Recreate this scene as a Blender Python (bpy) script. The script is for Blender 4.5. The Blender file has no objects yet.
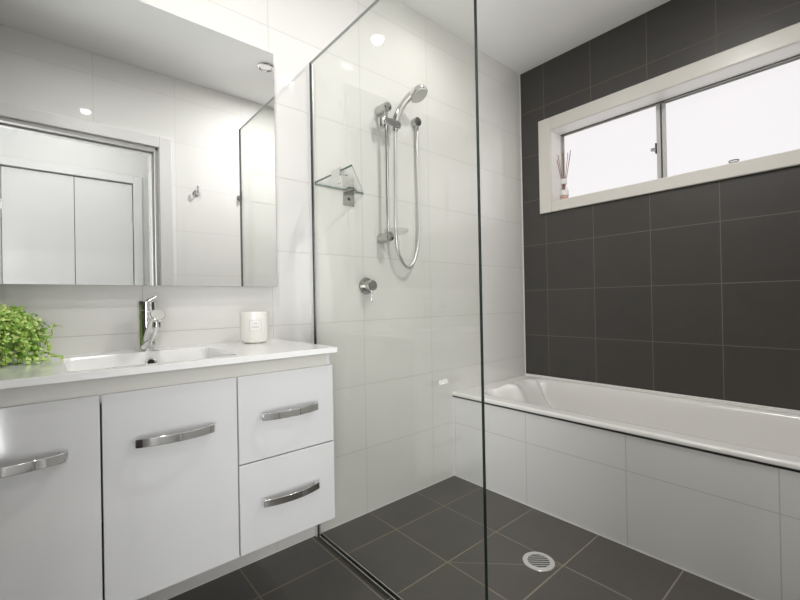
import bpy, bmesh, math, random
from mathutils import Vector, Matrix
random.seed(7)
D = bpy.data
SC = bpy.context.scene
COL = SC.collection
R = math.radians
PI = math.pi

# ------------------------------------------------------------------ camera
H = 2.53
cam_d = D.cameras.new('camera'); cam = D.objects.new('camera', cam_d); COL.objects.link(cam)
cam_d.sensor_width = 36; cam_d.lens = 36 * 408.89 / 800; cam_d.clip_start = 0.01
ya, pt, ro = R(49.3455), R(0.2288), R(-1.064)
F = Vector((math.cos(ya)*math.cos(pt), math.sin(ya)*math.cos(pt), math.sin(pt)))
rt = Vector((math.sin(ya), -math.cos(ya), 0)); up = rt.cross(F)
R2 = rt*math.cos(ro) + up*math.sin(ro); U2 = -rt*math.sin(ro) + up*math.cos(ro)
m = Matrix((R2, U2, -F)).transposed().to_4x4(); m.translation = (-2.4709, -1.5718, 0.9889)
cam.matrix_world = m
SC.camera = cam

# ------------------------------------------------------------------ world and exposure
w = D.worlds.new('daylight'); SC.world = w; w.use_nodes = True
w.node_tree.nodes['Background'].inputs[0].default_value = (0.93, 0.95, 1.0, 1)
w.node_tree.nodes['Background'].inputs[1].default_value = 2.0
vs = SC.view_settings
vs.view_transform = 'Standard'; vs.look = 'None'; vs.gamma = 1; vs.use_curve_mapping = False
vs.exposure = 0.28
SC.cycles.max_bounces = 14; SC.cycles.diffuse_bounces = 7; SC.cycles.glossy_bounces = 7
SC.cycles.transparent_max_bounces = 16; SC.cycles.transmission_bounces = 8
SC.cycles.sample_clamp_indirect = 6
SC.cycles.caustics_reflective = False; SC.cycles.caustics_refractive = False

# soft light of the room's lamps: one disk under every downlight
DOWNLIGHTS = [  # x, y, watts, beam angle
    (-1.000, -0.300, 0.8, 150), (-1.215, -1.030, 10.5, 180), (-2.236, -0.630, 7.0, 170)]
ADDED_HALL_LAMP = (-2.30, -2.15, 1.5)  # unseen hall lamp, added to lift the vanity front
HALL_FILL = 26.0  # watts of the added hall fill

XHALL = -3.16
def lamp(name, loc, power, size, rot=(0, 0, 0), color=(1, .982, .958), sy=None):
    l = D.lights.new(name, 'AREA'); l.energy = power; l.color = color
    l.shape = 'DISK' if sy is None else 'RECTANGLE'; l.size = size
    if sy: l.size_y = sy
    o = D.objects.new(name, l); o.location = loc; o.rotation_euler = rot; COL.objects.link(o)
    return o
for x, y, pw, beam in DOWNLIGHTS:
    lamp('downlight_glow', (x, y, H - 0.022), pw, 0.06).data.spread = R(beam)
lamp('added_hall_glow', (ADDED_HALL_LAMP[0], ADDED_HALL_LAMP[1], H - 0.06), ADDED_HALL_LAMP[2], 0.26)

# added fill light, out of view in the hall, aimed through the doorway
lamp('hall_fill_light', (-2.98, -2.42, 1.15), HALL_FILL, 1.9, (0, R(-106), R(60)), (.98, .99, 1.0), 0.45).data.spread = R(140)

# ------------------------------------------------------------------ materials
def mat(name):
    mm = D.materials.new(name); mm.use_nodes = True
    return mm, mm.node_tree, mm.node_tree.nodes['Principled BSDF']
def simple(name, col, rough=.5, metal=0., spec=.5, emit=None, es=1.0, coat=0., ior=1.5, sss=0):
    mm, nt, b = mat(name)
    b.inputs['Base Color'].default_value = (*col, 1); b.inputs['Roughness'].default_value = rough
    b.inputs['Metallic'].default_value = metal; b.inputs['Specular IOR Level'].default_value = spec
    b.inputs['IOR'].default_value = ior; b.inputs['Coat Weight'].default_value = coat
    if sss: b.inputs['Subsurface Weight'].default_value = sss; b.inputs['Subsurface Radius'].default_value = (.02, .02, .02)
    if emit: b.inputs['Emission Color'].default_value = (*emit, 1); b.inputs['Emission Strength'].default_value = es
    return mm
def math_node(nt, op, a, b=None, c=None):
    n = nt.nodes.new('ShaderNodeMath'); n.operation = op
    for i, v in enumerate((a, b, c)):
        if v is None: continue
        if isinstance(v, (int, float)): n.inputs[i].default_value = v
        else: nt.links.new(v, n.inputs[i])
    return n.outputs[0]
def mixc(nt, f, a, b):
    n = nt.nodes.new('ShaderNodeMix'); n.data_type = 'RGBA'
    if isinstance(f, (int, float)): n.inputs[0].default_value = f
    else: nt.links.new(f, n.inputs[0])
    for i, v in ((6, a), (7, b)):
        if isinstance(v, tuple): n.inputs[i].default_value = (*v, 1)
        else: nt.links.new(v, n.inputs[i])
    return n.outputs[2]
def tiles(name, ax, a0, aw, bx, b0, bh, g, tile, grout, rough, var=.02, streak=0., mottle=0., tilt=.003, diag=None, spec=.5, bump=.25, groughness=.8):
    """ceramic tiles laid from (a0, b0) every aw x bh metres; the joints are g wide and sunk"""
    mm, nt, P = mat(name); N = nt.nodes; L = nt.links
    tc = N.new('ShaderNodeTexCoord'); s = N.new('ShaderNodeSeparateXYZ'); L.new(tc.outputs['Object'], s.inputs[0])
    A = s.outputs['XYZ'.index(ax)]; B = s.outputs['XYZ'.index(bx)]
    ua = math_node(nt, 'DIVIDE', math_node(nt, 'SUBTRACT', A, a0), aw)
    ub = math_node(nt, 'DIVIDE', math_node(nt, 'SUBTRACT', B, b0), bh)
    fa, fb = math_node(nt, 'FLOOR', ua), math_node(nt, 'FLOOR', ub)
    def dist(u, f, wd):
        fr = math_node(nt, 'SUBTRACT', u, f)
        return math_node(nt, 'MULTIPLY', math_node(nt, 'MINIMUM', fr, math_node(nt, 'SUBTRACT', 1.0, fr)), wd)
    d = math_node(nt, 'MINIMUM', dist(ua, fa, aw), dist(ub, fb, bh))
    if diag:   # one cut joint from p to q
        (px, py), (qx, qy) = diag
        ln = math.hypot(qx-px, qy-py); ux, uy = (qx-px)/ln, (qy-py)/ln
        ax_ = math_node(nt, 'SUBTRACT', A, px); by_ = math_node(nt, 'SUBTRACT', B, py)
        along = math_node(nt, 'ADD', math_node(nt, 'MULTIPLY', ax_, ux), math_node(nt, 'MULTIPLY', by_, uy))
        off = math_node(nt, 'ABSOLUTE', math_node(nt, 'SUBTRACT', math_node(nt, 'MULTIPLY', ax_, uy), math_node(nt, 'MULTIPLY', by_, ux)))
        out = math_node(nt, 'MAXIMUM', math_node(nt, 'MULTIPLY', along, -1.0), math_node(nt, 'SUBTRACT', along, ln))
        d = math_node(nt, 'MINIMUM', d, math_node(nt, 'ADD', math_node(nt, 'MULTIPLY', off, 1.6), math_node(nt, 'MAXIMUM', out, 0.0)))
    mr = N.new('ShaderNodeMapRange'); mr.interpolation_type = 'SMOOTHSTEP'
    L.new(d, mr.inputs[0]); mr.inputs[1].default_value = g*.35; mr.inputs[2].default_value = g*.65
    mask = mr.outputs[0]       # 1 on the tile, 0 in the joint
    cid = N.new('ShaderNodeCombineXYZ'); L.new(fa, cid.inputs[0]); L.new(fb, cid.inputs[1])
    wn = N.new('ShaderNodeTexWhiteNoise'); L.new(cid.outputs[0], wn.inputs[0])
    val = math_node(nt, 'ADD', 1.0 - var, math_node(nt, 'MULTIPLY', wn.outputs['Value'], 2*var))
    if mottle:
        nz = N.new('ShaderNodeTexNoise'); nz.inputs['Scale'].default_value = 9; nz.inputs['Detail'].default_value = 6
        nz.inputs['Roughness'].default_value = .65
        L.new(tc.outputs['Object'], nz.inputs['Vector'])
        val = math_node(nt, 'ADD', val, math_node(nt, 'MULTIPLY', math_node(nt, 'SUBTRACT', nz.outputs[0], .5), mottle))
    mx = N.new('ShaderNodeVectorMath'); mx.operation = 'SCALE'; mx.inputs[0].default_value = tile; L.new(val, mx.inputs[3])
    L.new(mixc(nt, mask, grout, mx.outputs[0]), P.inputs['Base Color'])
    rgh = math_node(nt, 'ADD', groughness, math_node(nt, 'MULTIPLY', mask, rough - groughness))
    L.new(rgh, P.inputs['Roughness']); P.inputs['Specular IOR Level'].default_value = spec; P.inputs['IOR'].default_value = 1.6 if rough < .1 else 1.5
    h = mask
    if streak:
        mp = N.new('ShaderNodeMapping'); sc = [1.5, 1.5, 1.5]; sc['XYZ'.index(bx)] = 130
        if bx == 'Z': pass
        mp.inputs['Scale'].default_value = sc; L.new(tc.outputs['Object'], mp.inputs[0])
        n2 = N.new('ShaderNodeTexNoise'); n2.inputs['Scale'].default_value = 3; n2.inputs['Detail'].default_value = 1
        L.new(mp.outputs[0], n2.inputs['Vector'])
        h = math_node(nt, 'ADD', mask, math_node(nt, 'MULTIPLY', n2.outputs[0], streak))
    if mottle:
        n3 = N.new('ShaderNodeTexNoise'); n3.inputs['Scale'].default_value = 60; n3.inputs['Detail'].default_value = 3
        L.new(tc.outputs['Object'], n3.inputs['Vector'])
        h = math_node(nt, 'ADD', h, math_node(nt, 'MULTIPLY', n3.outputs[0], .25))
    # each tile lies a hair out of plane
    geo = N.new('ShaderNodeNewGeometry')
    sub = N.new('ShaderNodeVectorMath'); sub.operation = 'SUBTRACT'; L.new(wn.outputs['Color'], sub.inputs[0]); sub.inputs[1].default_value = (.5, .5, .5)
    scl = N.new('ShaderNodeVectorMath'); scl.operation = 'SCALE'; L.new(sub.outputs[0], scl.inputs[0]); scl.inputs[3].default_value = tilt
    add = N.new('ShaderNodeVectorMath'); add.operation = 'ADD'; L.new(geo.outputs['Normal'], add.inputs[0]); L.new(scl.outputs[0], add.inputs[1])
    nrm = N.new('ShaderNodeVectorMath'); nrm.operation = 'NORMALIZE'; L.new(add.outputs[0], nrm.inputs[0])
    bp = N.new('ShaderNodeBump'); bp.inputs['Strength'].default_value = bump; bp.inputs['Distance'].default_value = .001
    L.new(h, bp.inputs['Height']); L.new(nrm.outputs[0], bp.inputs['Normal']); L.new(bp.outputs[0], P.inputs['Normal'])
    return mm

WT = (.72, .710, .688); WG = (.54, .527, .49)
M = {}
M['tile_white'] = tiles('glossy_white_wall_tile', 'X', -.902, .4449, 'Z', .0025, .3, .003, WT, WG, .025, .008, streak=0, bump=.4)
M['tile_white_door'] = tiles('glossy_white_tile_door_wall', 'X', -.920, .4449, 'Z', -.003, .3, .003, (.86, .855, .835), (.70, .68, .65), .025, .008, streak=0)  # same tile as wall_left, lightened to make up for weak light here
M['tile_bath'] = tiles('glossy_white_bath_tile', 'Y', -.465, .4500, 'Z', .0015, .3, .003, (.86, .86, .85), (.62, .60, .56), .04, .008, streak=0)  # same white tile again, lightened because little light reaches the bath front
M['tile_dark'] = tiles('charcoal_wall_tile', 'Y', -.1744, .3036, 'Z', .1478, .3003, .0035, (.0560, .0515, .0470), (.15, .135, .118), .42, .05, mottle=.3, tilt=.002)
M['floor'] = tiles('charcoal_floor_tile', 'X', -1.0366, .3015, 'Y', -.199, .3015, .005, (.084, .078, .069), (.23, .20, .155), .38, .05, mottle=.35, tilt=.002, diag=((-1.338, -.5005), (-1.037, -.802)))
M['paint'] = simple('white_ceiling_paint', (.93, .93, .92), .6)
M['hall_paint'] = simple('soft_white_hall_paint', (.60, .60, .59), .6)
M['gloss_paint'] = simple('white_gloss_trim_paint', (.80, .795, .78), .4)
M['window_trim'] = simple('cream_white_window_trim', (.70, .68, .63), .3)
M['reveal'] = simple('lightened_window_reveal', (.84, .83, .81), .35)  # lining lightened in place of sunlight on the left jamb
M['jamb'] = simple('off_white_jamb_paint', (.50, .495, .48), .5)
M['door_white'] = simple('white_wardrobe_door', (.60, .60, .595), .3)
M['carpet'] = simple('grey_hall_floor', (.35, .33, .30), .9)
M['cabinet'] = simple('white_gloss_lacquer', (.69, .69, .695), .10, coat=.3)
M['rail'] = simple('cream_finger_rail', (.62, .61, .565), .35)  # cream tone, darkened for the shade beneath the worktop
M['ceramic'] = simple('white_ceramic', (.86, .86, .85), .08, coat=.2)
M['acrylic'] = simple('white_bath_acrylic', (.78, .77, .75), .2, coat=.15)
M['seal_and_shade'] = simple('dark_seal_and_shade', (.03, .03, .03), .5)  # rubber of the screen seal, also painted shade under the worktop
M['dark_metal'] = simple('dark_metal_strip', (.08, .08, .08), .35, metal=.5)
M['chrome'] = simple('polished_chrome', (.78, .78, .78), .06, metal=1)
M['brushed'] = simple('brushed_nickel', (.70, .69, .66), .18, metal=1)
M['satin'] = simple('satin_chrome', (.55, .55, .53), .22, metal=1)
M['channel'] = simple('aluminium_channel', (.80, .80, .79), .30, metal=.35)
M['hose'] = simple('metal_hose', (.74, .74, .73), .30, metal=.8)
M['alu'] = simple('pearl_grey_window_aluminium', (.50, .50, .48), .35, metal=.3)
M['alu_dark'] = simple('dark_window_seal', (.05, .05, .05), .6)
M['spray'] = simple('pale_grey_spray_face', (.60, .60, .56), .35)
M['mirror'] = simple('mirror_silver', (.93, .94, .935), .0, metal=1)
M['mirror_edge'] = simple('mirror_edge', (.55, .57, .56), .2, metal=.6)
M['wax'] = simple('ivory_candle_glass', (.86, .85, .80), .25, sss=.2)
M['label'] = simple('white_paper_label', (.80, .79, .76), .6)
M['label_ink'] = simple('grey_label_ink', (.45, .44, .42), .6)
M['reed'] = simple('brown_reed', (.33, .17, .13), .7)
M['reed_oil'] = simple('pink_diffuser_oil', (.70, .42, .34), .15)
M['pot'] = simple('white_ceramic_pot', (.80, .79, .77), .3)
M['soil'] = simple('dark_potting_soil', (.05, .035, .02), .9)
M['stem'] = simple('green_stem', (.16, .25, .05), .6)
M['drain_white'] = simple('pale_steel_grate', (.62, .61, .58), .3, metal=.35)
M['black'] = simple('black_void', (.006, .006, .006), .7)
M['lens'] = simple('lamp_lens', (.9, .9, .9), .3, emit=(1, .97, .92), es=24)
M['lens_off'] = simple('unlit_lamp_glass', (.62, .62, .60), .12, metal=.6)
M['hall_lens'] = simple('added_hall_lamp_diffuser', (.9, .9, .9), .4, emit=(1, .97, .93), es=4)

def leaf_material():
    mm, nt, P = mat('fresh_green_leaf')
    oi = nt.nodes.new('ShaderNodeNewGeometry')
    cr = nt.nodes.new('ShaderNodeValToRGB'); cr.color_ramp.elements[0].color = (.24, .48, .06, 1); cr.color_ramp.elements[1].color = (.70, .82, .28, 1)
    nt.links.new(oi.outputs['Random Per Island'], cr.inputs[0]); nt.links.new(cr.outputs[0], P.inputs['Base Color'])
    P.inputs['Roughness'].default_value = .45
    P.inputs['Subsurface Weight'].default_value = 0
    return mm
M['leaf'] = leaf_material()

def glass(name, tint, ior=1.5, rough=0.0, refl=(1, 1, 1)):
    """thin clear glass: lets light straight through, reflects by Fresnel"""
    mm = D.materials.new(name); mm.use_nodes = True; nt = mm.node_tree
    for n in list(nt.nodes): nt.nodes.remove(n)
    o = nt.nodes.new('ShaderNodeOutputMaterial'); t = nt.nodes.new('ShaderNodeBsdfTransparent'); g = nt.nodes.new('ShaderNodeBsdfGlossy')
    f = nt.nodes.new('ShaderNodeFresnel'); mx = nt.nodes.new('ShaderNodeMixShader')
    ge = nt.nodes.new('ShaderNodeNewGeometry')   # same reflectance on both faces of the sheet
    nt.links.new(math_node(nt, 'ADD', math_node(nt, 'MULTIPLY', ge.outputs['Backfacing'], 1/ior-ior), ior), f.inputs[0])
    t.inputs[0].default_value = (*tint, 1); g.inputs[0].default_value = (*refl, 1); g.inputs['Roughness'].default_value = rough
    nt.links.new(f.outputs[0], mx.inputs[0]); nt.links.new(t.outputs[0], mx.inputs[1]); nt.links.new(g.outputs[0], mx.inputs[2]); nt.links.new(mx.outputs[0], o.inputs[0])
    return mm
M['glass'] = glass('clear_shower_glass', (.963, .969, .955), 1.38)
M['glass_edge'] = simple('dark_green_glass_edge', (.007, .016, .013), .08)
M['glass_top'] = simple('pale_glass_top_edge', (.52, .55, .53), .2)
M['shelf_glass'] = glass('clear_shelf_glass', (.97, .98, .973), 1.35)
M['shelf_edge'] = simple('green_shelf_edge', (.10, .17, .15), .1)
M['bottle_glass'] = glass('clear_bottle_glass', (.93, .92, .92), 1.4)
M['clear_plastic'] = glass('clear_plastic', (.93, .93, .93), 1.3)

def pane_material():
    """frosted pane lit by the bright day behind it"""
    mm, nt, P = mat('frosted_daylit_pane')
    P.inputs['Base Color'].default_value = (.08, .08, .08, 1); P.inputs['Roughness'].default_value = .7; P.inputs['Specular IOR Level'].default_value = .2
    nz = nt.nodes.new('ShaderNodeTexNoise'); nz.inputs['Scale'].default_value = 2.2; nz.inputs['Detail'].default_value = 1
    tc = nt.nodes.new('ShaderNodeTexCoord'); nt.links.new(tc.outputs['Object'], nz.inputs['Vector'])
    c = mixc(nt, nz.outputs[0], (.79, .77, .80), (.83, .80, .80))
    nt.links.new(c, P.inputs['Emission Color']); P.inputs['Emission Strength'].default_value = .89
    return mm
M['pane'] = pane_material()

# ------------------------------------------------------------------ mesh helpers
def obj(name, bm, material, parent=None, smooth=False, bevel=0, seg=2, angle=30):
    bmesh.ops.recalc_face_normals(bm, faces=bm.faces)
    me = D.meshes.new(name); bm.to_mesh(me); bm.free()
    mats = material if isinstance(material, (list, tuple)) else [material]
    for mm in mats: me.materials.append(mm)
    o = D.objects.new(name, me); COL.objects.link(o)
    if parent is not None: o.parent = parent
    if bevel:
        b = o.modifiers.new('bevel', 'BEVEL'); b.width = bevel; b.segments = seg; b.limit_method = 'ANGLE'; b.angle_limit = R(40)
    if smooth or bevel:
        for p in me.polygons: p.use_smooth = True
        if not bevel or smooth == 'auto':
            pass
        try:
            me.set_sharp_from_angle(angle=R(angle))
        except Exception: pass
    return o
def box(bm, x0, x1, y0, y1, z0, z1):
    vs_ = [bm.verts.new((x, y, z)) for x in (x0, x1) for y in (y0, y1) for z in (z0, z1)]
    for f in ((0, 1, 3, 2), (4, 6, 7, 5), (0, 4, 5, 1), (2, 3, 7, 6), (0, 2, 6, 4), (1, 5, 7, 3)):
        bm.faces.new([vs_[i] for i in f])
    return bm
def boxes(*bs):
    bm = bmesh.new()
    for b in bs: box(bm, *b)
    return bm
def frame_of(d):
    d = Vector(d).normalized(); a = Vector((0, 0, 1)) if abs(d.z) < .9 else Vector((1, 0, 0))
    u = d.cross(a).normalized(); return u, d.cross(u).normalized()
def sweep(bm, pts, rad, n=20, cap=True, flat=None):
    """round (or elliptical) tube along pts; rad is one number or one per point"""
    pts = [Vector(p) for p in pts]; rings = []
    u = None
    for i, p in enumerate(pts):
        d = (pts[min(i+1, len(pts)-1)] - pts[max(i-1, 0)]).normalized()
        if u is None: u, v = frame_of(d)
        else:
            u = (u - d*u.dot(d)).normalized(); v = d.cross(u)
        r = rad[i] if isinstance(rad, (list, tuple)) else rad
        rings.append([bm.verts.new(p + (u*math.cos(2*PI*k/n) + v*math.sin(2*PI*k/n))*r) for k in range(n)])
    for a, b in zip(rings, rings[1:]):
        for k in range(n): bm.faces.new((a[k], a[(k+1) % n], b[(k+1) % n], b[k]))
    if cap:
        bm.faces.new(rings[0][::-1]); bm.faces.new(rings[-1])
    return bm
def axis_lathe(bm, base, d, prof, n=32, cap=True):
    """surface of revolution: prof = (distance along d, radius)"""
    base = Vector(base); d = Vector(d).normalized(); u, v = frame_of(d); rings = []
    for t, r in prof:
        rings.append([bm.verts.new(base + d*t + (u*math.cos(2*PI*k/n) + v*math.sin(2*PI*k/n))*max(r, 1e-5)) for k in range(n)])
    for a, b in zip(rings, rings[1:]):
        for k in range(n): bm.faces.new((a[k], a[(k+1) % n], b[(k+1) % n], b[k]))
    if cap:
        bm.faces.new(rings[0][::-1]); bm.faces.new(rings[-1])
    return bm
def cyl(p0, p1, r, n=28, ch=.002):
    p0, p1 = Vector(p0), Vector(p1); L_ = (p1-p0).length
    return axis_lathe(bmesh.new(), p0, p1-p0, [(0, r-ch), (ch, r), (L_-ch, r), (L_, r-ch)], n)
def catmull(pts, n=8):
    P_ = [Vector(p) for p in pts]; P_ = [P_[0]*2-P_[1]] + P_ + [P_[-1]*2-P_[-2]]; out = []
    for i in range(1, len(P_)-2):
        a, b, c, d = P_[i-1:i+3]
        for k in range(n):
            t = k/n; out.append(.5*((2*b)+(c-a)*t+(2*a-5*b+4*c-d)*t*t+(3*b-a-3*c+d)*t**3))
    out.append(P_[-2]); return out
def prism(bm, poly, z0, z1):
    a = [bm.verts.new((x, y, z0)) for x, y in poly]; b = [bm.verts.new((x, y, z1)) for x, y in poly]; n = len(poly)
    bm.faces.new(a[::-1]); bm.faces.new(b)
    for i in range(n): bm.faces.new((a[i], a[(i+1) % n], b[(i+1) % n], b[i]))
    return bm
def empty(name, loc, label, cat, group=None, rz=0):
    o = D.objects.new(name, None); COL.objects.link(o); o.location = loc; o.rotation_euler = (0, 0, rz)
    o.empty_display_size = .05
    return tag(o, label, cat, group)
def tag(o, label, cat, group=None):
    o['label'] = label; o['category'] = cat
    if group: o['group'] = group
    return o
def struct(name, bm, mm, label=None, **k):
    o = obj(name, bm, mm, **k)
    if o.parent is None:
        o['kind'] = 'structure'
    if label: o['label'] = label
    return o
def local(bm, loc):
    """turn a mesh built in room coordinates into the coordinates of an unrotated thing at loc"""
    bmesh.ops.translate(bm, verts=bm.verts, vec=-Vector(loc)); return bm
def dup(root, loc, label, rz=0):
    r = root.copy(); COL.objects.link(r); r.location = loc; r.rotation_euler = (0, 0, rz); r['label'] = label
    for ch in list(root.children):
        c = ch.copy(); COL.objects.link(c); c.parent = r
        for g in ch.children:
            d = g.copy(); COL.objects.link(d); d.parent = c
    return r

# ------------------------------------------------------------------ room shell
YC = -1.557          # room face of the doorway wall
XL = -2.86           # room face of the near side wall
T = .10
HB = -2.64           # hall: face of the wardrobe wall
struct('floor', boxes((XL-T, .16, YC-T, .1, -.08, 0)), M['floor'])
struct('floor_hall', boxes((XL-.4, -1.7, HB-.1, YC-T, -.08, -.001)), M['carpet'])
struct('ceiling', boxes((XL-.4, .16, HB-.1, .1, H, H+.1)), M['paint'])
struct('wall_left', boxes((XL-T, .0, 0, T, 0, H)), M['tile_white'])
# dark wall with its window opening
WY0, WY1, WZ0, WZ1 = -.220, -1.420, 1.610, 2.078
XO = .16
struct('wall_right', boxes((0, XO, WY0, T, 0, H), (0, XO, YC-T, WY1, 0, H), (0, XO, WY1, WY0, 0, WZ0), (0, XO, WY1, WY0, WZ1, H)), M['tile_dark'])
# doorway wall: tiled, opening for the door
DX1, DX0, DZ = -1.915, -2.735, 2.028
struct('wall_door', boxes((DX1, 0, YC-T, YC, 0, H), (XL-T, DX0, YC-T, YC, 0, H), (DX0, DX1, YC-T, YC, DZ, H)), M['tile_white_door'])
struct('wall_near', boxes((XL-T, XL, YC, 0, 0, H)), M['tile_dark'])
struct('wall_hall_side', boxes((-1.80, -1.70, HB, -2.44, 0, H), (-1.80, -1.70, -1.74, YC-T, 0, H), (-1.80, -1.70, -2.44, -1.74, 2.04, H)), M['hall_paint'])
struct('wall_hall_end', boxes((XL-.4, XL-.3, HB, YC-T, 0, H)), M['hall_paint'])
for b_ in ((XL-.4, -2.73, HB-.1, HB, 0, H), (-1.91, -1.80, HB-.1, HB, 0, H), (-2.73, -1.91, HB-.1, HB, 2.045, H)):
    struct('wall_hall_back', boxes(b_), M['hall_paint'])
# thin white corner bead where the dark wall meets the white one, pale silicone lines at the floor
struct('trim_1', boxes((-.004, 0, -.004, 0, .46, H)), M['gloss_paint'])
struct('trim_2', boxes((XL, -.741, -.002, 0, 0, .003)), M['gloss_paint'])

# ------------------------------------------------------------------ bath front (tiled) and dark strip
XB = -.741
struct('wall_bath_front', boxes((XB, XB+.03, YC, 0, 0, .443)), M['tile_bath'])
struct('trim_3', boxes((XB+.006, XB+.026, YC, 0, .443, .4535)), M['dark_metal'])
struct('trim_4', boxes((XB-.002, XB, YC, -.004, 0, .003)), M['gloss_paint'])

# ------------------------------------------------------------------ door opening: jamb and architrave (seen in the mirror)
def archi(name, boxes_, mm, bev=.004):
    return struct(name, boxes(*boxes_), mm, bevel=bev, seg=2)
AW = .075
archi('trim_5', [(DX1+.004, DX1+.004+AW, YC, YC+.018, 0, DZ+AW+.0), (DX0-AW, DX0-.004, YC, YC+.018, 0, DZ+AW), (DX0-.004, DX1+.004, YC, YC+.018, DZ+.003, DZ+AW)], M['gloss_paint'])
struct('trim_6', boxes((DX1-.018, DX1, YC-T, YC+.002, 0, DZ), (DX0, DX0+.018, YC-T, YC+.002, 0, DZ), (DX0, DX1, YC-T, YC+.002, DZ-.018, DZ),
                       (DX1-.030, DX1-.018, YC-.085, YC-.045, 0, DZ-.018), (DX0, DX1, YC-.085, YC-.045, DZ-.030, DZ-.018)), M['jamb'], bevel=.002)
# hall: architrave round the wardrobe, and the doorway on the side wall
archi('trim_7', [(-1.91, -1.845, HB, HB+.018, 0, 2.11), (-2.80, -2.735, HB, HB+.018, 0, 2.11), (-2.735, -1.91, HB, HB+.018, 2.045, 2.11)], M['door_white'])
archi('trim_8', [(-1.818, -1.80, -2.51, -2.435, 0, 2.12), (-1.818, -1.80, -1.745, -1.67, 0, 2.12), (-1.818, -1.80, -2.435, -1.745, 2.045, 2.12)], M['door_white'])
struct('door_2', boxes((-1.775, -1.735, -2.435, -1.745, .005, 2.035)), M['door_white'], bevel=.002)
wr = empty('wardrobe', (-2.31, HB-.02, 0), 'tall white built-in wardrobe across the hall, seen through the doorway in the mirror', 'wardrobe')
for x0, x1 in ((-2.726, -2.3095), (-2.3055, -1.916)):
    dd = obj('door', local(boxes((x0, x1, HB-.022, HB-.004, .02, 2.036)), wr.location), M['door_white'], wr, bevel=.0015)
    hx = x1 if x1 > -2 else x0
    for hz in (.3, 1.72):
        obj('hinge', local(boxes((hx-.004, hx+.004, HB-.012, HB+.000, hz, hz+.075)), wr.location), M['satin'], dd)
obj('carcass', local(boxes((-2.729, -1.9105, HB-.09, HB-.026, .0, 2.044)), wr.location), M['alu_dark'], wr)

# ------------------------------------------------------------------ window
fx0, fx1 = .118, .150
win = struct('window_1', boxes((fx0, fx1, WY1, WY0, WZ1-.010, WZ1), (fx0, fx1, WY1, WY0, WZ0, WZ0+.016), (fx0, fx1, WY0-.013, WY0, WZ0, WZ1), (fx0, fx1, WY1, WY1+.013, WZ0, WZ1)), M['alu'], label='pearl grey aluminium sliding window of two frosted panes high in the charcoal wall')
def sash(y0, y1, x0, x1, sw):
    f = obj('sash', boxes((x0, x1, y0-sw, y0, WZ0+.016, WZ1-.010), (x0, x1, y1, y1+sw, WZ0+.016, WZ1-.010), (x0, x1, y1, y0, WZ1-.018, WZ1-.010), (x0, x1, y1, y0, WZ0+.018, WZ0+.03)), M['alu'], win)
    p = obj('pane', boxes(((x0+x1)/2-.002, (x0+x1)/2+.002, y1+sw, y0-sw, WZ0+.03, WZ1-.018)), M['pane'], f)
    return f
s1 = sash(WY0-.015, -.803, .124, .134, .010)
s2 = sash(-.806, WY1+.015, .137, .147, .012)
obj('seal', boxes((.1165, .118, WY1+.0, WY0, WZ1-.0105, WZ1-.0065)), M['alu_dark'], win)
obj('stile', boxes((.112, .137, -.806, -.7865, WZ0+.012, WZ1-.014)), M['alu'], win, bevel=.002)
obj('stile', boxes((.120, .137, -.829, -.811, WZ0+.012, WZ1-.014)), M['alu'], win, bevel=.002)
obj('seal', boxes((.122, .137, -.811, -.806, WZ0+.012, WZ1-.014)), M['alu_dark'], win)
lt = obj('latch', boxes((.108, .124, -.7855, -.779, 1.790, 1.848)), M['alu_dark'], win, bevel=.002)
lt['label'] = 'dark latch plate on the middle stile'
kb = obj('latch_knob', cyl((.112, -.781, 1.812), (.098, -.762, 1.812), .010, 20), M['satin'], lt)
# reveal lining and architrave
struct('trim_9', boxes((-.002, fx0, WY0-.004, WY0, WZ0, WZ1), (-.002, fx0, WY1, WY1+.004, WZ0, WZ1), (-.002, fx0, WY1, WY0, WZ0, WZ0+.004), (-.002, fx0, WY1, WY0, WZ1-.004, WZ1)), M['reveal'])
archi('trim_10', [(-.018, 0, WY0-.004, -.140, 1.547, 2.155), (-.018, 0, -1.500, WY1+.004, 1.547, 2.155), (-.018, 0, WY1+.004, WY0-.004, 1.547, WZ0+.004), (-.018, 0, WY1+.004, WY0-.004, WZ1-.004, 2.155)], M['window_trim'], .004)

# ------------------------------------------------------------------ ceiling lamps
def downlight(x, y, label, lit=True):
    t = empty('downlight', (x, y, H), label, 'ceiling light', 'round recessed ceiling downlights')
    rg = axis_lathe(bmesh.new(), (0, 0, 0), (0, 0, -1), [(-.002, .030), (.0, .052), (.004, .053), (.008, .046), (.009, .041), (.004, .038), (-.002, .037)], 40, cap=False)
    obj('trim_ring', rg, M['chrome'] if not lit else M['gloss_paint'], t, smooth=True)
    obj('lens', axis_lathe(bmesh.new(), (0, 0, 0), (0, 0, -1), [(.0005, .0372), (.005, .036), (.007, .02), (.0075, .002)], 32), M['lens'] if lit else M['lens_off'], t, smooth=True)
    return t
downlight(*DOWNLIGHTS[0][:2], 'lit white recessed downlight in the ceiling above the shower hose')
downlight(*DOWNLIGHTS[1][:2], 'lit white recessed downlight in the middle of the bathroom ceiling')
downlight(*DOWNLIGHTS[2][:2], 'lit white recessed downlight in the ceiling above the vanity')
downlight(-1.385, -1.050, 'unlit chrome ringed downlight in the ceiling, seen at the top right corner of the mirror', False)
hl = empty('added_hall_lamp', (ADDED_HALL_LAMP[0], ADDED_HALL_LAMP[1], H), 'round white oyster ceiling lamp added out of view in the hall to light the vanity front', 'ceiling light')
obj('base', cyl((0, 0, 0), (0, 0, -.015), .15, 40), M['gloss_paint'], hl, smooth=True)
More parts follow.
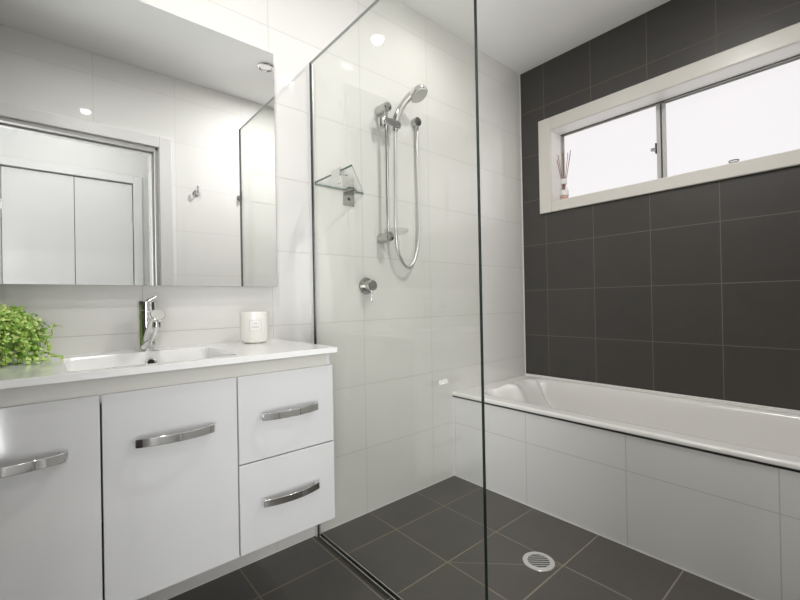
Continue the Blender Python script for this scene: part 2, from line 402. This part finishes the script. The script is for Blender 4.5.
obj('diffuser', axis_lathe(bmesh.new(), (0, 0, -.015), (0, 0, -1), [(0, .14), (.02, .135), (.035, .10), (.042, .05), (.044, .003)], 40), M['hall_lens'], hl, smooth=True)

# ------------------------------------------------------------------ bathtub
def bath():
    t = empty('bathtub', (-.37, -.78, 0), 'long white acrylic bathtub with a moulded headrest, built in under the charcoal wall', 'bathtub')
    x0, x1, y0, y1 = XB-.006, -.001, YC+.001, -.001
    zr = .4722; bm = bmesh.new(); nx, ny = 84, 150
    def sm(a, b, v):
        v = min(1, max(0, (v-a)/(b-a))); return v*v*(3-2*v)
    ix0, ix1, iy1, iy0 = -.668, -.052, -.100, -1.475       # mouth of the tub
    def hgt(x, y):
        z = zr
        # corner-rounded distance inside the mouth
        pad = math.exp(-(abs((x+.352)/.160))**7)
        dx = min(x-ix0, ix1-x); dyh = iy1-y-.12*pad; dyf = y-iy0
        r = .11
        dy = min(dyh, dyf)
        if dx < r and dy < r: e = r - math.hypot(r-dx, r-dy)
        else: e = min(dx, dy)
        if e > 0:
            side = sm(0, .085, dx if dx < r else dx)
            dcor = sm(0, .085, e)
            head = sm(-.06, .40, dyh); foot = sm(0, .16, dyf)
            depth = .34*min(1, dcor)*(.10+.90*head)*foot
            z -= depth
        # moulded headrest: a raised pad at the wall end, its front scooped down into the tub
        z += .036*pad*sm(.10, .185, -y)*(1-sm(.215, .34, -y))
        z -= .030*math.exp(-(abs((x+.352)/.088))**4)*math.exp(-((y+.245)/.060)**2)
        # rolled rim and drop at the front edge
        if x < x0+.012: z -= .012*(1-math.sqrt(max(0, 1-((x0+.012-x)/.012)**2)))
        # drip channel just inside the rim
        return z
    V = []
    def warp(i, n, a, b, k=1.0): return a+(b-a)*i/n
    xs = [x0, x0+.003, x0+.007, x0+.012] + [x0+.012+(x1-x0-.012)*i/nx for i in range(1, nx+1)]
    ys = [y1+(y0-y1)*i/ny for i in range(ny+1)]
    V = [[bm.verts.new((x, y, hgt(x, y))) for y in ys] for x in xs]
    for i in range(len(xs)-1):
        for j in range(len(ys)-1): bm.faces.new((V[i][j], V[i+1][j], V[i+1][j+1], V[i][j+1]))
    # front lip: turned down, then back under
    prev = V[0]
    for dx, z in ((0, .4545), (.008, .4540), (.045, .4540)):
        row = [bm.verts.new((x0+dx, y, z)) for y in ys]
        for j in range(len(ys)-1): bm.faces.new((prev[j], prev[j+1], row[j+1], row[j]))
        prev = row
    obj('tub_shell', local(bm, t.location), M['acrylic'], t, smooth=True, angle=60)
    # raised tiling bead along the back wall
    obj('wall_bead', local(boxes((-.010, -.001, y0, y1, .468, .484)), t.location), M['acrylic'], t, bevel=.003)
    obj('waste', local(cyl((-.36, -1.22, .128), (-.36, -1.22, .140), .028), t.location), M['chrome'], t, smooth=True)
    return t
bath()

# ------------------------------------------------------------------ vanity cabinet
VX0, VX1 = -2.685, -1.785
YF = -.445; ZT = .850
vc = empty('vanity_cabinet', (-2.235, -.22, 0), 'white gloss wall-hung vanity cabinet with chrome bow handles under the basin', 'cabinet')
VL = vc.location
cz0, cz1, dz0, dz1 = .312, .834, .308, .793
obj('carcass', local(boxes((VX0+.005, VX0+.021, -.426, -.002, cz0, cz1), (VX1-.021, VX1-.005, -.426, -.002, cz0, cz1), (VX0+.021, VX1-.021, -.426, -.002, cz0, cz0+.016),
                           (VX0+.021, VX1-.021, -.012, -.002, cz0+.016, .70), (-2.095, -2.079, -.424, -.012, cz0+.016, .70)), VL), M['cabinet'], vc, bevel=.0008)
obj('shadow_line', local(boxes((VX0+.022, VX1-.022, -.425, -.415, .80, cz1)), VL), M['seal_and_shade'], vc)  # black strip standing in for the shade between rail and worktop
obj('finger_rail', local(boxes((VX0+.005, VX1-.022, -.434, -.4262, dz1-.02, cz1-.003)), VL), M['rail'], vc)['label'] = 'cream recessed rail under the worktop'
def handle(xa, xb, zc, parent):
    """bow handle: flat polished bar, bent outwards, on two feet"""
    bm = bmesh.new(); n = 28; hh = .0100; th = .0035; rows = []
    for i in range(n+1):
        s = i/n; x = xa+(xb-xa)*s
        out = .022 + .016*(1-(2*s-1)**2)
        y = YF-out
        rows.append([bm.verts.new((x, y, zc-hh)), bm.verts.new((x, y, zc+hh)), bm.verts.new((x, y+th, zc+hh)), bm.verts.new((x, y+th, zc-hh))])
    for a, b in zip(rows, rows[1:]):
        for k in range(4): bm.faces.new((a[k], a[(k+1) % 4], b[(k+1) % 4], b[k]))
    bm.faces.new(rows[0]); bm.faces.new(rows[-1][::-1])
    for x in (xa, xb-.010): box(bm, x, x+.010, YF-.0225, YF, zc-hh+.001, zc+hh-.001)
    obj('handle', local(bm, VL), M['chrome'], parent, bevel=.0012, angle=35)
d1 = obj('door', local(boxes((VX0+.003, -2.3878, YF, YF+.018, dz0, dz1)), VL), M['cabinet'], vc, bevel=.0015)
handle(-2.618, -2.448, .677, d1)
d2 = obj('door', local(boxes((-2.3842, -2.0893, YF, YF+.018, dz0, dz1)), VL), M['cabinet'], vc, bevel=.0015)
handle(-2.325, -2.154, .6745, d2)
for z0, z1, hz in ((.5545, dz1, .6765), (dz0, .5515, .4385)):
    d3 = obj('drawer', local(boxes((-2.0857, VX1-.005, YF, YF+.018, z0, z1)), VL), M['cabinet'], vc, bevel=.0015)
    handle(-2.028, -1.856, hz, d3)

# basin top
def basin():
    t = empty('basin', (-2.235, -.23, ZT), 'thin white ceramic vanity top with a shallow rectangular basin', 'basin')
    bm = bmesh.new(); x0, x1, y0, y1 = VX0, VX1, -.466, -.001
    bx0, bx1, by0, by1 = -2.445, -2.070, -.425, -.112
    def sm(v): v = min(1, max(0, v)); return v*v*(3-2*v)
    def hgt(x, y):
        ex, ey = min(x-bx0, bx1-x), min(y-by0, by1-y); r = .02
        if ex <= 0 or ey <= 0: return ZT
        cor = 1.0
        if ex < r and ey < r:
            e = r-math.hypot(r-ex, r-ey)
            if e <= 0: return ZT
            cor = sm(e/.02)
        a = min(1, ex/.10)*.75+.25*sm(ex/.015)
        bk = sm((by1-y)/.030); fr = sm((y-by0)/.045)
        return ZT-.098*min(sm(ex/.012), 1)*a**.8*bk*fr*cor
    def fine(a, b, brk):
        pts = set()
        n = int((b-a)/.012)
        for i in range(n+1): pts.add(round(a+(b-a)*i/n, 5))
        for c in brk:
            for k in range(-2, 14): pts.add(round(c+k*.0025, 5)); pts.add(round(c-k*.0025, 5))
        return sorted(p for p in pts if a <= p <= b)
    xs = fine(x0, x1, (bx0, bx1)); ys = fine(y0, y1, (by0, by1))
    V = [[bm.verts.new((x, y, hgt(x, y))) for y in ys] for x in xs]
    for i in range(len(xs)-1):
        for j in range(len(ys)-1): bm.faces.new((V[i][j], V[i+1][j], V[i+1][j+1], V[i][j+1]))
    loop = [V[i][0] for i in range(len(xs))] + [V[-1][j] for j in range(1, len(ys))] + [V[i][-1] for i in range(len(xs)-2, -1, -1)] + [V[0][j] for j in range(len(ys)-2, 0, -1)]
    cx, cy = (x0+x1)/2, (y0+y1)/2
    lo = [bm.verts.new((v.co.x, v.co.y, ZT-.016)) for v in loop]
    li = [bm.verts.new((cx+(v.co.x-cx)*.955, cy+(v.co.y-cy)*.91, ZT-.016)) for v in loop]
    n = len(loop)
    for k in range(n):
        bm.faces.new((loop[k], lo[k], lo[(k+1) % n], loop[(k+1) % n])); bm.faces.new((lo[k], li[k], li[(k+1) % n], lo[(k+1) % n]))
    o = obj('top', local(bm, t.location), M['ceramic'], t, smooth=True, angle=50)
    b = o.modifiers.new('bevel', 'BEVEL'); b.width = .0025; b.segments = 3; b.limit_method = 'ANGLE'; b.angle_limit = R(60)
    # overflow in the back slope, waste in the floor
    c = Vector((-2.236, -.1245, .8170)); nrm = Vector((0, -.93, .36)).normalized()
    obj('overflow_ring', local(axis_lathe(bmesh.new(), c-nrm*.003, nrm, [(0, .0155), (.005, .016), (.007, .0145), (.006, .0105), (.0, .0100)], 32, cap=False), t.location), M['chrome'], t, smooth=True)
    obj('overflow_hole', local(axis_lathe(bmesh.new(), c-nrm*.003, nrm, [(0, .0092), (.0045, .0092)], 24), t.location), M['black'], t)
    obj('waste', local(cyl((-2.236, -.27, .750), (-2.236, -.27, .756), .03), t.location), M['chrome'], t, smooth=True)
basin()

# tap
def tap():
    x, y = -2.236, -.065
    t = empty('basin_tap', (x, y, ZT), 'polished chrome mixer tap standing at the back of the basin', 'tap')
    obj('body', axis_lathe(bmesh.new(), (0, 0, 0), (0, 0, 1), [(0, .029), (.003, .029), (.005, .0262), (.108, .0262), (.1085, .0252), (.1105, .0252), (.111, .0262), (.126, .0262)], 48), M['chrome'], t, smooth=True)
    obj('cap', axis_lathe(bmesh.new(), (0, 0, .1265), (0, 0, 1), [(0, .0255), (.001, .0262), (.026, .0262), (.029, .0235)], 48), M['chrome'], t, smooth=True)
    sp = obj('spout', sweep(bmesh.new(), [(0, -.008, .030), (.004, -.045, .062), (.010, -.115, .112)], [.0155, .0158, .0162], 32), M['chrome'], t, smooth=True)
    obj('spout_ring', axis_lathe(bmesh.new(), (.010, -.1145, .1117), (.06, -.82, .57), [(0, .0150), (.0008, .0192), (.003, .0196), (.004, .018), (.0042, .002)], 32), M['brushed'], sp, smooth=True)
    obj('aerator', cyl((.009, -.103, .098), (.009, -.103, .074), .0115, 24), M['satin'], sp, smooth=True)
    bm = bmesh.new()
    sweep(bm, [(-.004, .004, .148), (.006, .000, .158), (.016, -.004, .163), (.026, -.008, .172)], [.0070, .0052, .0040, .0032], 16)
    lv = obj('lever', bm, M['chrome'], t, smooth=True)
tap()

# candle jar
def candle():
    t = empty('candle_jar', (-1.908, -.105, ZT), 'ivory glass candle jar with a small white square label on the basin top', 'candle')
    prof = [(.0, .026), (.002, .036), (.008, .044), (.016, .0485), (.10, .0495), (.111, .0495), (.112, .0475), (.104, .0465), (.103, .001)]
    obj('jar', axis_lathe(bmesh.new(), (0, 0, 0), (0, 0, 1), prof, 56), M['wax'], t, smooth=True)
    obj('wick', cyl((0, 0, .100), (0, 0, .110), .0012, 8, .0003), M['reed'], t)
    # curved square label facing the camera
    az = math.atan2(-1.57+.105, -2.47+1.897) + .08
    bm = bmesh.new(); a0 = []; n = 8; w_ = .020/.0497; rr = .0500
    for z0, z1, wv, rad, key in ((.045, .084, w_, rr, 'l'),):
        for i in range(n+1):
            an = az - wv + 2*wv*i/n
            a0.append((bm.verts.new((rad*math.cos(an), rad*math.sin(an), z0)), bm.verts.new((rad*math.cos(an), rad*math.sin(an), z1))))
    for p, q in zip(a0, a0[1:]): bm.faces.new((p[0], q[0], q[1], p[1]))
    lb = obj('label', bm, M['label'], t); sd = lb.modifiers.new('s', 'SOLIDIFY'); sd.thickness = .0008; sd.offset = 1
    # grey frame line and two tiny lines of marks
    bm = bmesh.new()
    def strip(a, b, z0, z1, rad=.0511, m_=6):
        r_ = [(bm.verts.new((rad*math.cos(az+a+(b-a)*i/m_), rad*math.sin(az+a+(b-a)*i/m_), z0)), bm.verts.new((rad*math.cos(az+a+(b-a)*i/m_), rad*math.sin(az+a+(b-a)*i/m_), z1))) for i in range(m_+1)]
        for p, q in zip(r_, r_[1:]): bm.faces.new((p[0], q[0], q[1], p[1]))
    strip(-w_, w_, .0832, .084); strip(-w_, w_, .045, .0458); strip(-w_, -w_+.02, .045, .084, m_=1); strip(w_-.02, w_, .045, .084, m_=1)
    strip(-.10, .12, .070, .0725); strip(-.22, .22, .058, .0605)
    obj('label_print', bm, M['label_ink'], lb)
candle()

# trailing plant
def plant():
    cx, cy = -2.578, -.125
    t = empty('potted_plant', (cx, cy, ZT), 'trailing bright green leafy plant in a white pot, left end of the basin top', 'plant')
    obj('pot', axis_lathe(bmesh.new(), (0, 0, 0), (0, 0, 1), [(0, .035), (.003, .038), (.075, .050), (.078, .050), (.078, .046), (.068, .045)], 40), M['pot'], t, smooth=True)
    obj('soil', cyl((0, 0, .060), (0, 0, .070), .0445), M['soil'], t)
    rnd = random.Random(5)
    sb = bmesh.new(); lb = bmesh.new()
    def leaf(p, s, nd):
        n_ = Vector(nd).normalized(); u, v = frame_of(n_); a = rnd.random()*6.28
        u, v = u*math.cos(a)+v*math.sin(a), v*math.cos(a)-u*math.sin(a)
        ring = [(-.1, 0), (.25, .42), (.7, .46), (1.05, .0), (.7, -.46), (.25, -.42)]
        c = lb.verts.new(p+u*s*.5+n_*s*.10)
        vv = [lb.verts.new(p+u*s*a_+v*s*b_) for a_, b_ in ring]
        for i in range(6): lb.faces.new((c, vv[i], vv[(i+1) % 6]))
    for k in range(95):
        an = rnd.random()*2*PI; r0 = rnd.uniform(0, .032); lean = rnd.uniform(.2, 1.0)
        L_ = rnd.uniform(.6, 1.0); drop = rnd.random()**.6
        p0 = Vector((r0*math.cos(an), r0*math.sin(an), .068))
        rad = .030+.047*lean*L_
        top = .075+.075*(1-lean*.45)*L_
        pts = [p0, Vector(((r0+rad*.35)*math.cos(an), (r0+rad*.35)*math.sin(an), top)),
               Vector(((r0+rad*.8)*math.cos(an), (r0+rad*.8)*math.sin(an), top-.02*drop))]
        e = an+rnd.uniform(-.5, .5); rr = min(r0+rad*1.05, .105)
        if drop > .3:
            pts += [Vector((rr*math.cos(e), rr*math.sin(e), max(.015, top-.07*drop))), Vector(((rr+.005)*math.cos(e), (rr+.005)*math.sin(e), max(.007, top-.135*drop)))]
        for p in pts:
            if cy+p.y > -.015: p.y = -.015-cy
        path = catmull(pts, 6)
        sweep(sb, path, .0009, 5)
        for p in path[3:]:
            for _ in range(3):
                q = p+Vector((rnd.gauss(0, .006), rnd.gauss(0, .006), rnd.gauss(0, .005)))
                if cy+q.y > -.010: q.y = -.010-cy
                if q.z < .006: q.z = .006
                leaf(q, rnd.uniform(.007, .012), (rnd.gauss(0, .6), rnd.gauss(-.4, .6), rnd.gauss(.7, .5)))
    # one loose tendril reaching right and a few fallen sprigs on the ceramic
    for pts in ([(.05, 0, .12), (.085, -.01, .105), (.108, -.02, .090), (.112, -.02, .066), (.095, -.02, .060)], [(.05, -.02, .10), (.09, -.01, .085), (.128, -.01, .092)],
                [(.05, -.03, .02), (.09, -.03, .012), (.135, -.02, .010)], [(.04, -.06, .02), (.07, -.085, .010), (.10, -.09, .008)]):
        path = catmull([Vector(p) for p in pts], 5); sweep(sb, path, .0008, 5)
        for p in path[1:]:
            for _ in range(2 if pts[0][2] < .05 else 1):
                q = p+Vector((rnd.gauss(0, .003), rnd.gauss(0, .004), rnd.gauss(0, .002)))
                leaf(Vector((q.x, q.y, max(q.z, .005))), rnd.uniform(.006, .010), (rnd.gauss(0, .5), rnd.gauss(-.4, .5), rnd.gauss(.8, .4)))
    obj('stems', sb, M['stem'], t)
    obj('foliage', lb, M['leaf'], t)
plant()

# ------------------------------------------------------------------ mirror
mr_ = empty('wall_mirror', (-2.235, -.015, 1.055), 'large frameless rectangular mirror on the white tiled wall above the basin', 'mirror')
ob = obj('glass', local(boxes((VX0, -1.7855, -.030, -.024, 1.057, 1.980)), mr_.location), [M['mirror_edge'], M['mirror']], mr_)
for p in ob.data.polygons:
    if p.normal.y < -.9: p.material_index = 1
obj('backing', local(boxes((VX0+.01, -1.7955, -.024, -.001, 1.067, 1.970)), mr_.location), M['gloss_paint'], mr_)

# ------------------------------------------------------------------ shower screen
GX = -1.613; GT = .012; GY = -.898; GZ = 2.012
ss = empty('shower_screen', (GX, -.45, 0), 'tall clear frameless glass shower screen standing beside the vanity', 'shower screen')
gp = obj('glass_panel', local(boxes((GX-GT/2, GX+GT/2, GY, -.010, .006, GZ)), ss.location), [M['glass'], M['glass_edge'], M['glass_top']], ss)
for p in gp.data.polygons:
    if abs(p.normal.x) < .5: p.material_index = 2 if p.normal.z > .5 else 1
obj('wall_channel', local(boxes((GX-.0095, GX-.0065, -.018, -.001, .0, GZ), (GX+.0065, GX+.0095, -.018, -.001, .0, GZ), (GX-.0065, GX+.0065, -.008, -.001, 0, GZ)), ss.location), M['channel'], ss)
obj('floor_channel', local(boxes((GX-.0105, GX-.0065, GY, -.022, .0005, .014), (GX+.0065, GX+.0105, GY, -.022, .0005, .014), (GX-.0065, GX+.0065, GY, -.022, .0005, .005)), ss.location), M['satin'], ss)
obj('seal', local(boxes((GX-.0075, GX-.005, -.022, -.0185, .016, GZ-.002)), ss.location), M['seal_and_shade'], ss)

# ------------------------------------------------------------------ glass corner shelf
def shelf():
    t = empty('corner_shelf', (-1.50, -.02, 1.50), 'small triangular clear glass shelf in the corner between shower screen and tiled wall', 'shelf')
    z0, z1 = 1.499, 1.507
    s = obj('glass_shelf', local(prism(bmesh.new(), [(-1.604, -.004), (-1.604, -.300), (-1.338, -.004)], z0, z1), t.location), [M['shelf_glass'], M['shelf_edge']], t)
    for p in s.data.polygons:
        if abs(p.normal.z) < .5: p.material_index = 1
    # clip on the screen and clip on the wall: plate, tongue under and over the glass
    b1 = obj('bracket', local(boxes((-1.608, -1.602, -.222, -.158, 1.454, 1.516), (-1.602, -1.560, -.205, -.175, 1.493, 1.4985), (-1.602, -1.572, -.205, -.175, 1.5075, 1.512)), t.location), M['chrome'], t, bevel=.001)
    b2 = obj('bracket', local(boxes((-1.452, -1.392, -.0045, -.001, 1.434, 1.498), (-1.440, -1.405, -.045, -.0045, 1.493, 1.4985), (-1.440, -1.405, -.035, -.0045, 1.5075, 1.512)), t.location), M['satin'], t, bevel=.001)
    obj('screw', local(cyl((-1.422, -.0045, 1.463), (-1.422, -.008, 1.463), .007, 20, .001), t.location), M['dark_metal'], b2)
shelf()

# ------------------------------------------------------------------ shower rail, handset, hose, outlet, mixer
RX, RY = -1.238, -.058
def shower():
    t = empty('shower_rail', (RX, 0, 1.30), 'vertical chrome shower rail with slider and clear soap dish on the tiled wall', 'shower rail')
    A = lambda bm: local(bm, t.location)
    obj('rail', A(cyl((RX, RY, 1.285), (RX, RY, 1.925), .0092, 24)), M['chrome'], t, smooth=True)
    for z in (1.918, 1.297):
        obj('wall_mount', A(axis_lathe(bmesh.new(), (RX, -.001, z), (0, -1, 0), [(0, .0245), (.004, .0250), (.058, .0225), (.074, .0210), (.079, .018), (.081, .008)], 36)), M['satin'], t, smooth=True)
    sl = obj('slider', A(boxes((RX-.036, RX+.066, RY-.034, RY+.018, 1.822, 1.858))), M['chrome'], t, bevel=.006, seg=4)
    obj('slider_clamp', A(cyl((RX-.026, RY, 1.816), (RX-.026, RY, 1.862), .017)), M['chrome'], sl, smooth=True)
    obj('soap_dish', A(axis_lathe(bmesh.new(), (RX+.035, RY-.02, 1.318), (0, 0, 1), [(0, .050), (.003, .054), (.015, .058), (.016, .060), (.014, .060), (.002, .056), (-.003, .050)], 40)), M['clear_plastic'], t, smooth=True)
    # handset
    hx, hy = -1.192, RY-.012
    hs = empty('shower_handset', (hx, hy, 1.82), 'chrome hand shower with a round pale spray head resting in the slider', 'shower head')
    B = lambda bm: local(bm, hs.location)
    path = catmull([(hx, hy, 1.812), (hx+.001, hy, 1.85), (hx+.010, hy-.010, 1.895), (hx+.029, hy-.028, 1.942), (hx+.062, hy-.050, 1.988)], 8)
    n = len(path)
    obj('handle', B(sweep(bmesh.new(), path, [.0115+.0045*math.sin(PI*min(1, i/(n*.5))*.5)+.003*i/n for i in range(n)], 24)), M['chrome'], hs, smooth=True)
    hc = Vector((hx+.092, hy-.066, 2.002)); d = Vector((.16, -.42, -.80)).normalized()
    obj('head', B(axis_lathe(bmesh.new(), hc-d*.026, d, [(0, .006), (.004, .020), (.012, .034), (.022, .043), (.036, .0475), (.042, .0470), (.044, .0440)], 44)), M['chrome'], hs, smooth=True)
    f = obj('spray_face', B(axis_lathe(bmesh.new(), hc-d*.026, d, [(.0435, .0435), (.0470, .0420), (.0480, .034), (.0465, .032), (.0475, .003)], 40)), M['spray'], hs, smooth=True)
    f['label'] = 'pale grey spray face'
    # outlet elbow
    ox, oz = -1.002, 1.925
    oe = empty('hose_outlet', (ox, 0, oz), 'round chrome wall elbow where the shower hose starts', 'pipe fitting')
    obj('body', axis_lathe(bmesh.new(), (0, -.001, 0), (0, -1, 0), [(0, .0225), (.003, .0235), (.030, .0235), (.033, .022), (.0335, .002)], 36), M['satin'], oe, smooth=True)
    obj('spigot', cyl((0, -.022, -.018), (0, -.022, -.048), .0085, 20), M['chrome'], oe, smooth=True)
    # hose
    hp = [(hx, hy, 1.812), (hx, hy, 1.74), (hx-.001, hy+.002, 1.60), (hx-.001, hy+.006, 1.45), (hx+.001, -.060, 1.34), (hx+.014, -.055, 1.25), (hx+.048, -.048, 1.187), (hx+.095, -.042, 1.160),
          (hx+.138, -.036, 1.190), (hx+.172, -.030, 1.26), (hx+.188, -.026, 1.36), (ox+.001, -.023, 1.50), (ox, -.022, 1.70), (ox, -.022, 1.879)]
    tag(obj('shower_hose', sweep(bmesh.new(), catmull(hp, 10), .0072, 16), M['hose'], smooth=True), 'silver flexible hose hanging in a loop from handset to wall elbow', 'hose')
    # mixer
    mx = empty('shower_mixer', (-1.333, 0, 1.066), 'round chrome shower mixer with a thin pin lever below the hand shower', 'tap')
    obj('wall_plate', axis_lathe(bmesh.new(), (0, -.001, 0), (0, -1, 0), [(0, .039), (.003, .040), (.007, .038), (.008, .018)], 44), M['satin'], mx, smooth=True)
    obj('body', axis_lathe(bmesh.new(), (0, -.006, 0), (0, -1, 0), [(0, .022), (.012, .022), (.013, .0245), (.050, .0245), (.053, .022)], 44), M['satin'], mx, smooth=True)
    obj('lever', cyl((0, -.046, -.020), (0, -.046, -.078), .0034, 14, .001), M['chrome'], mx, smooth=True)
shower()

# ------------------------------------------------------------------ robe hooks on the doorway wall (seen in the mirror)
def hook(x, label):
    t = empty('robe_hook', (x, YC, 1.768), label, 'hook', 'chrome robe hooks on the doorway wall')
    obj('rose', cyl((0, .0, 0), (0, .008, 0), .021, 28), M['satin'], t, smooth=True)
    obj('arm', sweep(bmesh.new(), catmull([(0, .006, 0), (0, .030, -.004), (0, .042, .010), (0, .046, .042)], 6), .0068, 14), M['chrome'], t, smooth=True)
    return t
h1 = hook(-1.685, 'chrome robe hook seen in the mirror beside the door frame')
h2 = dup(h1, (-1.388, YC, 1.780), 'chrome robe hook seen in the mirror behind the reflected glass screen')

# ------------------------------------------------------------------ floor drain
def drain():
    cx, cy = -1.082, -.728
    t = empty('floor_drain', (cx, cy, 0), 'round pale metal floor drain set in the charcoal shower tiles', 'drain', rz=ya-PI/2)
    obj('ring', axis_lathe(bmesh.new(), (0, 0, 0), (0, 0, 1), [(0.0003, .058), (.0025, .057), (.003, .054), (.0022, .050), (.003, .047), (.0032, .0405), (.0005, .040)], 56, cap=False), M['drain_white'], t, smooth=True)
    obj('well', cyl((0, 0, .0002), (0, 0, .0008), .041, 48, .0001), M['black'], t)
    bm = bmesh.new()
    n = 7; pitch = .0800/n
    for i in range(n+1):
        yy = -.040+pitch*i; hw = math.sqrt(max(0, .0405**2-yy*yy))
        if hw < .006: continue
        box(bm, -hw, hw, yy-.0018, yy+.0018, .0016, .0030)
    obj('grate', bm, M['drain_white'], t)
drain()

# ------------------------------------------------------------------ things on the window sill
def diffuser():
    x, y, z = .055, -.274, WZ0+.004
    t = empty('reed_diffuser', (x, y, z), 'small glass reed diffuser with brown sticks on the left end of the window sill', 'diffuser')
    obj('bottle', axis_lathe(bmesh.new(), (0, 0, 0), (0, 0, 1), [(0, .024), (.002, .0265), (.070, .0265), (.086, .022), (.100, .0125), (.130, .0125)], 36), M['bottle_glass'], t, smooth=True)
    obj('oil', axis_lathe(bmesh.new(), (0, 0, .003), (0, 0, 1), [(0, .022), (.001, .0235), (.030, .0235)], 32), M['reed_oil'], t, smooth=True)['label'] = 'pink oil in the bottle'
    obj('paper_label', axis_lathe(bmesh.new(), (0, 0, .036), (0, 0, 1), [(0, .0270), (.034, .0270)], 32, cap=False), M['label'], t)
    obj('collar', axis_lathe(bmesh.new(), (0, 0, .110), (0, 0, 1), [(0, .0145), (.001, .018), (.032, .018), (.034, .016), (.034, .007)], 32), M['label'], t, smooth=True)
    rnd = random.Random(3)
    # sticks fan out in the plane of the window
    for dy, dx, h_ in ((.052, .010, .292), (.030, -.016, .305), (.013, .012, .318), (-.004, -.010, .322), (-.022, .014, .312), (-.050, -.006, .314), (-.040, .010, .300)):
        obj('reed', sweep(bmesh.new(), [(-dx*.4, -dy*.22, .008), (dx, dy, h_)], .0021, 8), M['reed'], t)
diffuser()
th = empty('tealight_holder', (.040, -1.135, WZ0+.004), 'tiny clear glass tealight holder on the right part of the window sill', 'candle holder')
obj('cup', axis_lathe(bmesh.new(), (0, 0, 0), (0, 0, 1), [(0, .014), (.001, .016), (.020, .0205), (.022, .0205), (.022, .0180), (.006, .0145), (.005, .001)], 32), M['bottle_glass'], th, smooth=True)
obj('rim', axis_lathe(bmesh.new(), (0, 0, .0205), (0, 0, 1), [(0, .0205), (.003, .0212), (.0045, .0205), (.003, .0185)], 32, cap=False), M['dark_metal'], th, smooth=True)
obj('tealight', axis_lathe(bmesh.new(), (0, 0, .0055), (0, 0, 1), [(0, .0138), (.012, .0145), (.0125, .0135), (.011, .001)], 28), M['label'], th, smooth=True)
